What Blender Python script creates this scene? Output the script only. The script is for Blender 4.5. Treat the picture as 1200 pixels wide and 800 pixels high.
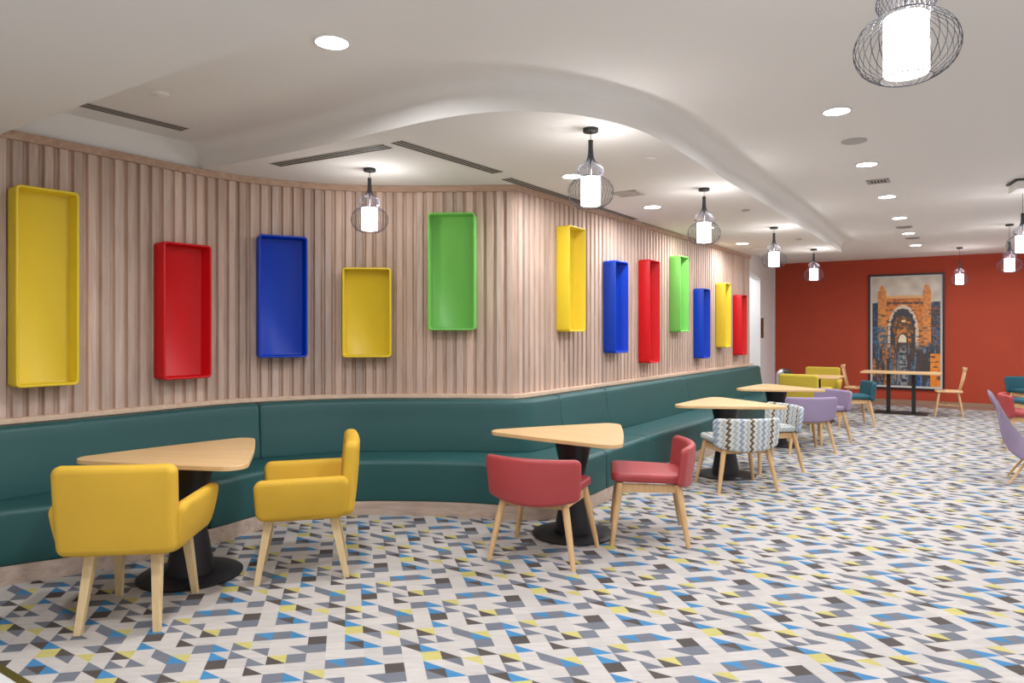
import bpy, bmesh, math, random
from mathutils import Vector, Matrix
random.seed(7)
R = math.radians
for o in list(bpy.data.objects): bpy.data.objects.remove(o)
C = bpy.context.scene.collection
SC = bpy.context.scene

# ------------------------------------------------------------------ camera, world, exposure
cam = bpy.data.cameras.new('camera')
cam.sensor_width = 36.0
cam.lens = 36.0 * 816 / 1200
cam.shift_y = -13 / 1200
cam.clip_start = 0.05
camo = bpy.data.objects.new('camera', cam)
camo.location = (0, 0, 1.5)
camo.rotation_euler = (R(90), 0, 0)
C.objects.link(camo)
SC.camera = camo
SC.view_settings.view_transform = 'Standard'
SC.view_settings.look = 'None'
SC.view_settings.exposure = 0.2
SC.view_settings.gamma = 1.0
SC.view_settings.use_curve_mapping = False
wd = bpy.data.worlds.new('world')
SC.world = wd
wd.use_nodes = True
wd.node_tree.nodes['Background'].inputs[0].default_value = (.8, .85, .9, 1)
wd.node_tree.nodes['Background'].inputs[1].default_value = 0.3
DOWNLIGHT_W = 24.0        # every ceiling downlight
SHADE_EMIT = 8.0
BULB_W = 5.5         # pendant shades
LENS_EMIT = 25.0

# ------------------------------------------------------------------ helpers
def lin(c):
    c = c / 255
    return c / 12.92 if c <= .04045 else ((c + .055) / 1.055) ** 2.4
def rgb(r, g, b): return (lin(r), lin(g), lin(b), 1)

class NT:
    def __init__(s, name):
        s.m = bpy.data.materials.new(name); s.m.use_nodes = True
        s.t = s.m.node_tree; s.b = s.t.nodes['Principled BSDF']
    def n(s, typ, **kw):
        x = s.t.nodes.new(typ)
        for k, v in kw.items():
            if k.startswith('i_'): x.inputs[int(k[2:])].default_value = v
            else: setattr(x, k, v)
        return x
    def l(s, a, b, ao=0, bi=0):
        s.t.links.new(a.outputs[ao], b.inputs[bi])
    def math(s, op, a, b=None):
        x = s.n('ShaderNodeMath', operation=op)
        for i, v in enumerate((a, b)):
            if v is None: continue
            if isinstance(v, (int, float)): x.inputs[i].default_value = v
            else: s.t.links.new(v, x.inputs[i])
        return x.outputs[0]

def mat(name, col, rough=.5, metal=0.0, bump=0.0, bscale=60.0, vary=0.0, vscale=3.0, emit=0.0, spec=.5, coat=0.0, stretch=None):
    q = NT(name)
    q.b.inputs['Base Color'].default_value = col
    q.b.inputs['Roughness'].default_value = rough
    q.b.inputs['Metallic'].default_value = metal
    q.b.inputs['Specular IOR Level'].default_value = spec
    q.b.inputs['Coat Weight'].default_value = coat
    tc = q.n('ShaderNodeTexCoord'); mp = q.n('ShaderNodeMapping')
    q.l(tc, mp, 3, 0)
    if stretch: mp.inputs[3].default_value = stretch
    if vary > 0:
        nz = q.n('ShaderNodeTexNoise'); nz.inputs['Scale'].default_value = vscale; nz.inputs['Detail'].default_value = 5
        q.l(mp, nz, 0, 0)
        rp = q.n('ShaderNodeValToRGB')
        rp.color_ramp.elements[0].position = .3; rp.color_ramp.elements[1].position = .7
        rp.color_ramp.elements[0].color = tuple(c * (1 - vary) for c in col[:3]) + (1,)
        rp.color_ramp.elements[1].color = tuple(min(1, c * (1 + vary)) for c in col[:3]) + (1,)
        q.l(nz, rp, 0, 0); q.l(rp, q.b, 0, 0)
    if bump > 0:
        nz = q.n('ShaderNodeTexNoise'); nz.inputs['Scale'].default_value = bscale; nz.inputs['Detail'].default_value = 3
        q.l(mp, nz, 0, 0)
        bp = q.n('ShaderNodeBump'); bp.inputs['Strength'].default_value = bump; bp.inputs['Distance'].default_value = .002
        q.t.links.new(nz.outputs[0], bp.inputs['Height']); q.t.links.new(bp.outputs[0], q.b.inputs['Normal'])
    if emit > 0:
        q.b.inputs['Emission Color'].default_value = col
        q.b.inputs['Emission Strength'].default_value = emit
    return q.m

def link(name, me, m=None, parent=None, smooth=False):
    o = bpy.data.objects.new(name, me)
    C.objects.link(o)
    if m is not None:
        for x in (m if isinstance(m, (list, tuple)) else [m]): me.materials.append(x)
    if parent is not None: o.parent = parent
    if smooth:
        for p in me.polygons: p.use_smooth = True
    return o
def struct(o):
    o['kind'] = 'structure'; return o
def tag(o, label, cat, group=None):
    o['label'] = label; o['category'] = cat
    if group: o['group'] = group
    return o
def empty(name, loc, rz=0.0, label=None, cat=None, group=None):
    o = bpy.data.objects.new(name, None); C.objects.link(o)
    o.empty_display_size = .1
    o.location = loc; o.rotation_euler = (0, 0, rz)
    if label: tag(o, label, cat, group)
    return o
def copy_tree(src, loc, rz, label, group=None):
    c = src.copy(); C.objects.link(c)
    c.location = loc; c.rotation_euler = (0, 0, rz); c['label'] = label
    if group: c['group'] = group
    for ch in list(src.children):
        d = ch.copy(); C.objects.link(d); d.parent = c
        for g in list(ch.children):
            e = g.copy(); C.objects.link(e); e.parent = d
    return c

class MB:
    """collects faces of one mesh"""
    def __init__(s): s.v = []; s.f = []; s.mi = []
    def add(s, vs, fs, mi=0):
        n = len(s.v); s.v += [tuple(v) for v in vs]
        s.f += [tuple(i + n for i in f) for f in fs]; s.mi += [mi] * len(fs)
    def box(s, x0, x1, y0, y1, z0, z1, mi=0, M=None):
        vs = [(x, y, z) for x in (x0, x1) for y in (y0, y1) for z in (z0, z1)]
        if M is not None: vs = [tuple(M @ Vector(v)) for v in vs]
        s.add(vs, [(0, 1, 3, 2), (4, 6, 7, 5), (0, 4, 5, 1), (2, 3, 7, 6), (0, 2, 6, 4), (1, 5, 7, 3)], mi)
    def prism(s, poly, z0, z1, mi=0, M=None):
        n = len(poly)
        a = sum(poly[i][0] * poly[(i + 1) % n][1] - poly[(i + 1) % n][0] * poly[i][1] for i in range(n))
        if a < 0: poly = poly[::-1]
        vs = [(x, y, z0) for x, y in poly] + [(x, y, z1) for x, y in poly]
        if M is not None: vs = [tuple(M @ Vector(v)) for v in vs]
        s.add(vs, [tuple(range(n))[::-1], tuple(range(n, 2 * n))] + [(i, (i + 1) % n, (i + 1) % n + n, i + n) for i in range(n)], mi)
    def tube(s, pts, rad, k=8, closed=False, mi=0):
        pts = [Vector(p) for p in pts]; n = len(pts)
        rs = rad if isinstance(rad, (list, tuple)) else [rad] * n
        ref = None; vs = []
        for i, p in enumerate(pts):
            if closed: d = pts[(i + 1) % n] - pts[i - 1]
            else: d = pts[min(i + 1, n - 1)] - pts[max(i - 1, 0)]
            d.normalize()
            if ref is None:
                ref = Vector((0, 0, 1)) if abs(d.z) < .9 else Vector((1, 0, 0))
            u = ref - d * ref.dot(d); u.normalize(); ref = u
            w = d.cross(u)
            for j in range(k):
                a = 2 * math.pi * j / k
                vs.append(p + (u * math.cos(a) + w * math.sin(a)) * rs[i])
        fs = []
        for i in range(n if closed else n - 1):
            i2 = (i + 1) % n
            for j in range(k):
                fs.append((i * k + j, i * k + (j + 1) % k, i2 * k + (j + 1) % k, i2 * k + j))
        if not closed:
            fs.append(tuple(range(k))[::-1]); fs.append(tuple(range((n - 1) * k, n * k)))
        s.add(vs, fs, mi)
    def lathe(s, prof, k=32, c=(0, 0), mi=0, cap=True):
        vs = []
        for r, z in prof:
            for j in range(k):
                a = 2 * math.pi * j / k
                vs.append((c[0] + r * math.cos(a), c[1] + r * math.sin(a), z))
        fs = []
        for i in range(len(prof) - 1):
            for j in range(k):
                fs.append((i * k + j, i * k + (j + 1) % k, (i + 1) * k + (j + 1) % k, (i + 1) * k + j))
        if cap:
            fs.append(tuple(range(k))[::-1]); fs.append(tuple(range((len(prof) - 1) * k, len(prof) * k)))
        s.add(vs, fs, mi)
    def mesh(s, name='mesh', fix=True):
        me = bpy.data.meshes.new(name); me.from_pydata(s.v, [], s.f)
        me.polygons.foreach_set('material_index', s.mi); me.update()
        if fix:
            bm = bmesh.new(); bm.from_mesh(me); bmesh.ops.recalc_face_normals(bm, faces=bm.faces); bm.to_mesh(me); bm.free()
        return me
    def obj(s, name, m, parent=None, smooth=False, bevel=0.0, angle=None, fix=True):
        o = link(name, s.mesh(name, fix), m, parent, smooth or angle is not None)
        if bevel > 0:
            b = o.modifiers.new('bevel', 'BEVEL'); b.width = bevel; b.segments = 2; b.limit_method = 'ANGLE'
        if angle is not None: sharp(o, angle)
        return o

def sharp(o, deg):
    me = o.data
    bm = bmesh.new(); bm.from_mesh(me)
    for e in bm.edges:
        e.smooth = not (len(e.link_faces) == 2 and e.calc_face_angle(0) > R(deg))
    bm.to_mesh(me); bm.free()

def rbox(size, r, n=(6, 6, 6), R2=None, plane=None, fn=None, puff=0.0):
    """rounded box (half sizes), optionally with larger corner radius R2 in a plane ('xz','xy'), then deformed by fn"""
    h = size
    def axis(hh, k, big):
        a = [-hh, -hh + r * .18, -hh + r * .5, -hh + r]
        b = [hh - r, hh - r * .5, hh - r * .18, hh]
        lo = -hh + r
        if big and R2 and R2 > r * 1.05 and hh > R2:
            z = [-hh + r + (R2 - r) * i / 3 for i in range(1, 4)]
            a = a + z; b = [-x for x in z[::-1]] + b; lo = -hh + R2
        mid = [lo + (-2 * lo) * i / k for i in range(1, k)]
        return a + mid + b
    ax = [axis(h[i], n[i], bool(plane) and 'xyz'[i] in plane) for i in range(3)]
    vid = {}; vs = []; fs = []
    def V(i, j, k):
        key = (i, j, k)
        if key not in vid:
            vid[key] = len(vs); vs.append([ax[0][i], ax[1][j], ax[2][k]])
        return vid[key]
    I, J, K = len(ax[0]) - 1, len(ax[1]) - 1, len(ax[2]) - 1
    for j in range(J):
        for k in range(K):
            fs.append((V(0, j, k), V(0, j, k + 1), V(0, j + 1, k + 1), V(0, j + 1, k)))
            fs.append((V(I, j, k), V(I, j + 1, k), V(I, j + 1, k + 1), V(I, j, k + 1)))
    for i in range(I):
        for k in range(K):
            fs.append((V(i, 0, k), V(i + 1, 0, k), V(i + 1, 0, k + 1), V(i, 0, k + 1)))
            fs.append((V(i, J, k), V(i, J, k + 1), V(i + 1, J, k + 1), V(i + 1, J, k)))
    for i in range(I):
        for j in range(J):
            fs.append((V(i, j, 0), V(i, j + 1, 0), V(i + 1, j + 1, 0), V(i + 1, j, 0)))
            fs.append((V(i, j, K), V(i + 1, j, K), V(i + 1, j + 1, K), V(i, j + 1, K)))
    out = []
    for v in vs:
        if plane:
            A, B, T = {'xz': (0, 2, 1), 'xy': (0, 1, 2), 'yz': (1, 2, 0)}[plane]
            pa, pb, pc = v[A], v[B], v[T]
            ha, hb, hc = h[A], h[B], h[T]
            e = min(ha - abs(pa), hb - abs(pb)); e = max(e, 0)
            dc = abs(pc) - (hc - r)
            e2, c2 = e, abs(pc)
            if e < r and dc > 0:
                ex = r - e; l = math.hypot(ex, dc)
                e2 = r - r * ex / l; c2 = hc - r + r * dc / l
            onA = (ha - abs(pa)) <= (hb - abs(pb)) + 1e-7; onB = (hb - abs(pb)) <= (ha - abs(pa)) + 1e-7
            na = math.copysign(ha - e2, pa) if onA else pa * (ha - e2) / max(ha - e, 1e-6)
            nb = math.copysign(hb - e2, pb) if onB else pb * (hb - e2) / max(hb - e, 1e-6)
            Rr = max((R2 or r) - e2, 0)
            da = abs(na) - (ha - e2 - Rr); db = abs(nb) - (hb - e2 - Rr)
            if Rr > 0 and da > 0 and db > 0:
                k_ = max(da, db) / math.hypot(da, db)
                na = math.copysign(ha - e2 - Rr + da * k_, na); nb = math.copysign(hb - e2 - Rr + db * k_, nb)
            p = [0, 0, 0]; p[A], p[B], p[T] = na, nb, math.copysign(c2, pc) if abs(pc) > 1e-9 else 0
        else:
            q = [max(-(h[i] - r), min(h[i] - r, v[i])) for i in range(3)]
            d = Vector((v[0] - q[0], v[1] - q[1], v[2] - q[2]))
            if d.length > 1e-9: d = d.normalized() * r
            p = [q[0] + d[0], q[1] + d[1], q[2] + d[2]]
        if puff:
            a, b, c = (0, 2, 1) if plane == 'xz' else (0, 1, 2) if plane == 'xy' else (1, 2, 0)
            w = max(0, 1 - (p[a] / h[a]) ** 2) * max(0, 1 - (p[b] / h[b]) ** 2)
            p[c] += math.copysign(puff * w, p[c]) if abs(p[c]) > 1e-6 else 0
        if fn: p = fn(*p)
        out.append(tuple(p))
    return out, fs

def cushion(name, m, parent, *a, **k):
    b = MB(); vs, fs = rbox(*a, **k); b.add(vs, fs)
    return b.obj(name, m, parent, smooth=True)

def taper_leg(p0, p1, w0, w1, k=4, mb=None, rot=math.pi / 4):
    """a wooden leg from p0 (top) to p1 (foot); k=4 square, more = turned"""
    mb = mb or MB()
    p0, p1 = Vector(p0), Vector(p1)
    N = 5 if k > 4 else 2
    vs = []
    for i in range(N):
        t = i / (N - 1); p = p0.lerp(p1, t); w = w0 + (w1 - w0) * t
        if k > 4: w *= 1 + .12 * math.sin(t * math.pi)
        for j in range(k):
            a = rot + 2 * math.pi * j / k
            vs.append((p.x + w * math.cos(a), p.y + w * math.sin(a), p.z))
    fs = [(i * k + j, i * k + (j + 1) % k, (i + 1) * k + (j + 1) % k, (i + 1) * k + j) for i in range(N - 1) for j in range(k)]
    fs += [tuple(range(k)), tuple(range((N - 1) * k, N * k))[::-1]]
    mb.add(vs, fs)
    return mb


# ------------------------------------------------------------------ plan curves (metres, camera at the origin of the plan)
D1 = (.5475, .8368)          # along the room, away from the entrance
A1 = (.8368, -.5475)         # across the room
def st(s, t): return (A1[0] * s + D1[0] * t, A1[1] * s + D1[1] * t)
WALL=[(-4.55,3.0),(-3.9,3.8),(-3.32,4.52),(-2.94,5.04),(-2.51,5.66),(-2.15,5.98),(-1.54,6.25),(-.77,6.31),(0.03,6.26)]
WEND=(4.12,12.15)
FRONT=[(-4.1,2.95),(-3.6,3.52),(-3.05,4.03),(-2.6,4.33),(-2.12,4.83),(-1.92,5.17),(-1.70,5.46),(-1.32,5.63),(-.87,5.65),(-.41,5.60),(-.05,5.51),(.22,5.50),(.43,5.60),(.66,5.84),(1.2,6.66),(2.8,8.98),(4.66,11.75)]
def catmull(P,n=12):
    out=[]
    Q=[(2*P[0][0]-P[1][0],2*P[0][1]-P[1][1])]+list(P)+[(2*P[-1][0]-P[-2][0],2*P[-1][1]-P[-2][1])]
    for i in range(1,len(Q)-2):
        p0,p1,p2,p3=Q[i-1:i+3]
        for k in range(n):
            t=k/n
            out.append(tuple(.5*((2*p1[j])+(-p0[j]+p2[j])*t+(2*p0[j]-5*p1[j]+4*p2[j]-p3[j])*t*t+(-p0[j]+3*p1[j]-3*p2[j]+p3[j])*t**3) for j in (0,1)))
    out.append(tuple(P[-1])); return out
class Path:
    def __init__(s,pts):
        s.p=pts; s.L=[0]
        for a,b in zip(pts,pts[1:]): s.L.append(s.L[-1]+math.dist(a,b))
        s.len=s.L[-1]
    def at(s,t):
        t=max(0,min(s.len,t)); 
        import bisect
        i=min(max(bisect.bisect_right(s.L,t)-1,0),len(s.p)-2)
        a,b=s.p[i],s.p[i+1]; d=s.L[i+1]-s.L[i]; k=(t-s.L[i])/d
        tx,ty=(b[0]-a[0])/d,(b[1]-a[1])/d
        return (a[0]+(b[0]-a[0])*k,a[1]+(b[1]-a[1])*k),(tx,ty)
    def nearest(s,q):
        best=(1e9,0,None)
        for i,(a,b) in enumerate(zip(s.p,s.p[1:])):
            d=(b[0]-a[0],b[1]-a[1]); l2=d[0]**2+d[1]**2
            k=max(0,min(1,((q[0]-a[0])*d[0]+(q[1]-a[1])*d[1])/l2))
            c=(a[0]+k*d[0],a[1]+k*d[1]); D=math.dist(c,q)
            if D<best[0]: best=(D,s.L[i]+k*math.sqrt(l2),c)
        return best
wall=Path(catmull(WALL)+[WEND])
front=Path(catmull(FRONT))
corner_s=wall.L[-2]


# ------------------------------------------------------------------ materials
M = {}
M['paint'] = mat('ceiling_paint', rgb(228, 224, 219), .9, bump=.05, bscale=200)
M['white_wall'] = mat('white_wall_paint', rgb(232, 230, 228), .8, bump=.05, bscale=150)
M['red_wall'] = mat('terracotta_paint', rgb(172, 62, 34), .75, bump=.05, bscale=150, vary=.03, vscale=1)
M['skirting'] = mat('skirting', rgb(150, 120, 98), .6)
M['brass'] = mat('brass', rgb(140, 125, 60), .35, metal=.8)
M['entry_floor'] = mat('pale_stone_floor', rgb(214, 214, 212), .5, vary=.05)
M['leather'] = mat('green_leather', rgb(30, 80, 79), .46, bump=.10, bscale=350, vary=.05, vscale=2)
M['leather_back'] = M['leather']
M['yellow_fabric'] = mat('mustard_fabric', rgb(205, 162, 44), .75, bump=.2, bscale=500, vary=.04, vscale=4)
M['lime_fabric'] = mat('yellow_green_fabric', rgb(190, 166, 50), .75, bump=.2, bscale=500)
M['red_leather'] = mat('red_leather', rgb(168, 62, 64), .42, bump=.1, bscale=300, vary=.04)
M['purple_fabric'] = mat('lilac_fabric', rgb(146, 130, 156), .85, bump=.2, bscale=500, vary=.04)
M['mauve_fabric'] = mat('mauve_fabric', rgb(128, 112, 132), .85, bump=.2, bscale=500, vary=.04)
M['teal_fabric'] = mat('teal_fabric', rgb(32, 86, 98), .8, bump=.2, bscale=500, vary=.04)
M['black_metal'] = mat('black_powder_coat', rgb(34, 34, 38), .42, bump=.05, bscale=300, spec=.4)
M['wire'] = mat('dark_wire', rgb(34, 34, 46), .5)
M['dark_plastic'] = mat('dark_plastic', rgb(40, 42, 40), .5)
M['steel'] = mat('brushed_steel', rgb(190, 188, 185), .28, metal=1, bump=.06, bscale=80, stretch=(1, 1, .05))
M['slot'] = mat('slot_dark', rgb(40, 38, 36), .8)
M['slot_metal'] = mat('slot_metal', rgb(188, 180, 170), .6)
M['grille'] = mat('grille_grey', rgb(176, 172, 166), .7)
M['trim_white'] = mat('white_plastic', rgb(238, 236, 232), .5)
M['gold'] = mat('gold_paint', rgb(190, 150, 70), .4, metal=.5)
M['shade'] = mat('lit_shade', (1, .98, 1, 1), .6, emit=SHADE_EMIT)
M['lens'] = mat('lit_lens', (1, .99, 1, 1), .5, emit=LENS_EMIT)
M['frame_black'] = mat('black_frame', rgb(24, 22, 22), .4)
for k, c in dict(yellow=(228, 198, 48), red=(204, 16, 24), blue=(0, 58, 178), green=(118, 192, 88)).items():
    M['tray_' + k] = mat('lacquer_' + k, rgb(*c), .34, spec=.35)

def wood_mat(name, base, dark, scale=1.0, axis='x', rough=.5, contrast=1.0, use_attr=False):
    q = NT(name); q.b.inputs['Roughness'].default_value = rough
    tc = q.n('ShaderNodeTexCoord'); mp = q.n('ShaderNodeMapping')
    mp.inputs[3].default_value = {'x': (1.2, 14, 14), 'y': (14, 1.2, 14), 'z': (14, 14, 1.2)}[axis]
    q.l(tc, mp, 3, 0)
    nz = q.n('ShaderNodeTexNoise'); nz.inputs['Scale'].default_value = 2.2 * scale; nz.inputs['Detail'].default_value = 6; nz.inputs['Roughness'].default_value = .6; nz.inputs['Distortion'].default_value = .6
    q.l(mp, nz, 0, 0)
    rp = q.n('ShaderNodeValToRGB'); e = rp.color_ramp.elements
    e[0].position = .5 - .22 / contrast; e[0].color = dark; e[1].position = .5 + .2 / contrast; e[1].color = base
    q.l(nz, rp, 0, 0)
    if use_attr:
        at = q.n('ShaderNodeAttribute'); at.attribute_name = 'tint'
        mx = q.n('ShaderNodeMix', data_type='RGBA', blend_type='MULTIPLY'); mx.inputs[0].default_value = 1
        q.t.links.new(rp.outputs[0], mx.inputs[6]); q.t.links.new(at.outputs[0], mx.inputs[7])
        q.t.links.new(mx.outputs[2], q.b.inputs[0])
    else: q.l(rp, q.b, 0, 0)
    bp = q.n('ShaderNodeBump'); bp.inputs['Strength'].default_value = .12; bp.inputs['Distance'].default_value = .001
    q.t.links.new(nz.outputs[0], bp.inputs['Height']); q.t.links.new(bp.outputs[0], q.b.inputs['Normal'])
    return q.m
M['slat'] = wood_mat('slat_wood', rgb(208, 184, 168), rgb(180, 154, 138), .8, 'z', .6, 1.0, True)
M['trim_wood'] = wood_mat('trim_wood', rgb(192, 160, 138), rgb(160, 128, 106), 1, 'x', .55)
M['ledge_wood'] = wood_mat('ledge_wood', rgb(226, 198, 172), rgb(204, 172, 146), 1, 'x', .55)
M['plinth_wood'] = wood_mat('plinth_wood', rgb(204, 182, 166), rgb(170, 146, 130), .7, 'x', .45)
M['oak'] = wood_mat('table_oak', rgb(222, 187, 136), rgb(202, 163, 112), .6, 'x', .42, .8)
M['ash'] = wood_mat('leg_ash', rgb(228, 202, 156), rgb(206, 176, 128), .8, 'z', .5, .8)
M['oak_leg'] = wood_mat('leg_oak', rgb(222, 184, 134), rgb(196, 154, 104), .8, 'z', .5, .8)
M['wins'] = wood_mat('windsor_wood', rgb(228, 190, 142), rgb(206, 164, 116), .8, 'z', .5, .8)

def chevron_mat():
    q = NT('chevron_fabric'); q.b.inputs['Roughness'].default_value = .9
    tc = q.n('ShaderNodeTexCoord'); sp = q.n('ShaderNodeSeparateXYZ'); q.l(tc, sp, 3, 0)
    x, y, z = sp.outputs
    v = q.math('ADD', z, y)
    tri = q.math('PINGPONG', q.math('MULTIPLY', v, 1 / .024), 1.0)
    u = q.math('ADD', q.math('MULTIPLY', x, 1 / .21), q.math('MULTIPLY', tri, .13))
    fr = q.math('FRACT', q.math('ADD', u, 10.0))
    rp = q.n('ShaderNodeValToRGB'); cr = rp.color_ramp; cr.interpolation = 'CONSTANT'
    cream, brown, blue, grey = rgb(206, 206, 200), rgb(104, 84, 62), rgb(140, 156, 176), rgb(168, 175, 174)
    seq = [(0, brown), (.13, cream), (.27, grey), (.36, cream), (.44, blue), (.57, cream), (.68, brown) , (.80, cream), (.9, grey), (.97, cream)]
    seq = [(0, brown), (.14, cream), (.28, grey), (.42, cream), (.54, blue), (.69, cream), (.82, grey), (.93, cream)]
    cr.elements[0].position = 0; cr.elements[0].color = seq[0][1]
    cr.elements[1].position = seq[1][0]; cr.elements[1].color = seq[1][1]
    for p, c in seq[2:]:
        e = cr.elements.new(p); e.color = c
    q.t.links.new(fr, rp.inputs[0]); q.l(rp, q.b, 0, 0)
    return q.m
M['chevron'] = chevron_mat()

def carpet_mat():
    q = NT('carpet'); q.b.inputs['Roughness'].default_value = .8; q.b.inputs['Specular IOR Level'].default_value = .25
    at = q.n('ShaderNodeAttribute'); at.attribute_name = 'tint'
    tc = q.n('ShaderNodeTexCoord'); mp = q.n('ShaderNodeMapping'); mp.inputs[2].default_value = (0, 0, R(-20)); mp.inputs[3].default_value = (5, 22, 5)
    q.l(tc, mp, 3, 0)
    nz = q.n('ShaderNodeTexNoise'); nz.inputs['Scale'].default_value = 2.0; nz.inputs['Detail'].default_value = 5
    q.l(mp, nz, 0, 0)
    rp = q.n('ShaderNodeValToRGB'); e = rp.color_ramp.elements
    e[0].position = .3; e[0].color = (.90, .89, .88, 1); e[1].position = .7; e[1].color = (1.04, 1.03, 1.01, 1)
    q.l(nz, rp, 0, 0)
    mx = q.n('ShaderNodeMix', data_type='RGBA', blend_type='MULTIPLY'); mx.inputs[0].default_value = 1
    q.t.links.new(at.outputs[0], mx.inputs[6]); q.t.links.new(rp.outputs[0], mx.inputs[7]); q.t.links.new(mx.outputs[2], q.b.inputs[0])
    n2 = q.n('ShaderNodeTexNoise'); n2.inputs['Scale'].default_value = 300
    q.l(tc, n2, 3, 0)
    bp = q.n('ShaderNodeBump'); bp.inputs['Strength'].default_value = .2; bp.inputs['Distance'].default_value = .002
    q.t.links.new(n2.outputs[0], bp.inputs['Height']); q.t.links.new(bp.outputs[0], q.b.inputs['Normal'])
    return q.m
M['carpet'] = carpet_mat()

def tint_attr(me, cols, dom='FACE'):
    """one colour per face, stored on its corners"""
    a = me.color_attributes.new('tint', 'FLOAT_COLOR', 'CORNER')
    flat = []
    for p in me.polygons:
        c = cols[p.index]
        for _ in p.loop_indices: flat += [c[0], c[1], c[2], 1.0]
    a.data.foreach_set('color', flat)

# ------------------------------------------------------------------ floor: woven carpet planks, one repeating tile of cut shapes
G_, D_, B_, Y_, W_ = rgb(104, 107, 116), rgb(76, 69, 66), rgb(62, 120, 162), rgb(182, 172, 104), rgb(181, 175, 170)
K = {'G': G_, 'D': D_, 'B': B_, 'Y': Y_, '-': W_}
TILE = [['-B', '--', '--', 'GG', '--', 'DD', '--', '-G', 'YD', 'GG', '--', '--', '--', '--', 'GG', 'D-'],
        ['YY', '-D', 'G-', '-D', '--', '-B', '--', '-D', '--', '--', '--', 'BG', 'GG', '-B', '--', '--'],
        ['-B', 'G-', 'Y-', '--', 'YD', '--', '-G', '--', 'GG', '-B', 'YG', '--', '--', '--', 'DD', '--'],
        ['DG', '-B', '--', '-G', '-G', '-G', 'G-', 'YB', '--', '-B', '-G', 'G-', '--', 'G-', 'GG', '--']]
th = .5792
EA = (.503 * math.cos(th), -.503 * math.sin(th)); EB = (.958 * math.sin(th), .958 * math.cos(th))
ER = ((EA[0] / 4 + EB[0] / 8) / 2, (EA[1] / 4 + EB[1] / 8) / 2)
ED = ((EA[0] / 4 - EB[0] / 8) / 2, (EA[1] / 4 - EB[1] / 8) / 2)
CO = (-.4432, 3.3323)
T_END, T_BORDER = 16.47, 15.75
S_L, S_R = -4.4, 5.2
def carpet():
    vs, fs, cols = [], [], []
    rng = random.Random(3)
    def clip(poly, a, b, c, keep):      # keep points with a*x+b*y < c (keep=1) or > c
        out = []
        n = len(poly)
        for i in range(n):
            p, q = poly[i], poly[(i + 1) % n]
            dp = (a * p[0] + b * p[1] - c) * keep; dq = (a * q[0] + b * q[1] - c) * keep
            if dp <= 0: out.append(p)
            if (dp < 0 < dq) or (dq < 0 < dp):
                k = dp / (dp - dq); out.append((p[0] + (q[0] - p[0]) * k, p[1] + (q[1] - p[1]) * k))
        return out
    for r in range(-190, 90):
        for c in range(-110, 130):
            x = CO[0] + c * ER[0] + r * ED[0]; y = CO[1] + c * ER[1] + r * ED[1]
            t = x * D1[0] + y * D1[1]; s = x * A1[0] + y * A1[1]
            if not (1.2 < t < T_BORDER + .15 and -5.6 < s < 5.0): continue
            code = TILE[r % 4][(c - (r // 4) * 4) % 16]
            P = [(x, y), (x + ER[0], y + ER[1]), (x + ER[0] + ED[0], y + ER[1] + ED[1]), (x + ED[0], y + ED[1])]
            tris = [(code[0], [P[0], P[1], P[2]]), (code[1], [P[0], P[2], P[3]])]
            if code[0] == code[1]: tris = [(code[0], P)]
            for k, poly in tris:
                poly = clip(poly, D1[0], D1[1], 1.35, -1)
                if len(poly) >= 3: poly = clip(poly, D1[0], D1[1], T_BORDER, 1)
                if len(poly) < 3: continue
                n = len(vs); vs += [(a, b, 0.0) for a, b in poly]
                fs.append(tuple(range(n, n + len(poly)))[::-1])
                j = 1 + rng.uniform(-.06, .06); col = K[k]
                cols.append((col[0] * j, col[1] * j, col[2] * j))
    me = bpy.data.meshes.new('floor'); me.from_pydata(vs, [], fs); me.update()
    o = link('floor', me, M['carpet']); tint_attr(me, cols)
    if me.polygons[0].normal.z < 0: me.flip_normals()
    return struct(o)
carpet()
def strip(name, s0, s1, t0, t1, z0, z1, m, bevel=0):
    b = MB(); b.prism([st(s0, t0), st(s1, t0), st(s1, t1), st(s0, t1)], z0, z1)
    return struct(b.obj(name, m, bevel=bevel))
strip('floor', S_L - .6, S_R, -4, T_END + .2, -.12, -.002, M['entry_floor'])
strip('floor', -4.4, 5.0, T_BORDER, T_END, -.002, .002, mat('border_floor', rgb(150, 122, 104), .45, vary=.08))
strip('floor', -5.0, 5.0, -4, 1.33, -.002, .001, M['entry_floor'])
strip('trim_1', -5.0, 5.0, 1.325, 1.36, -.002, .004, M['brass'])

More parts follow.
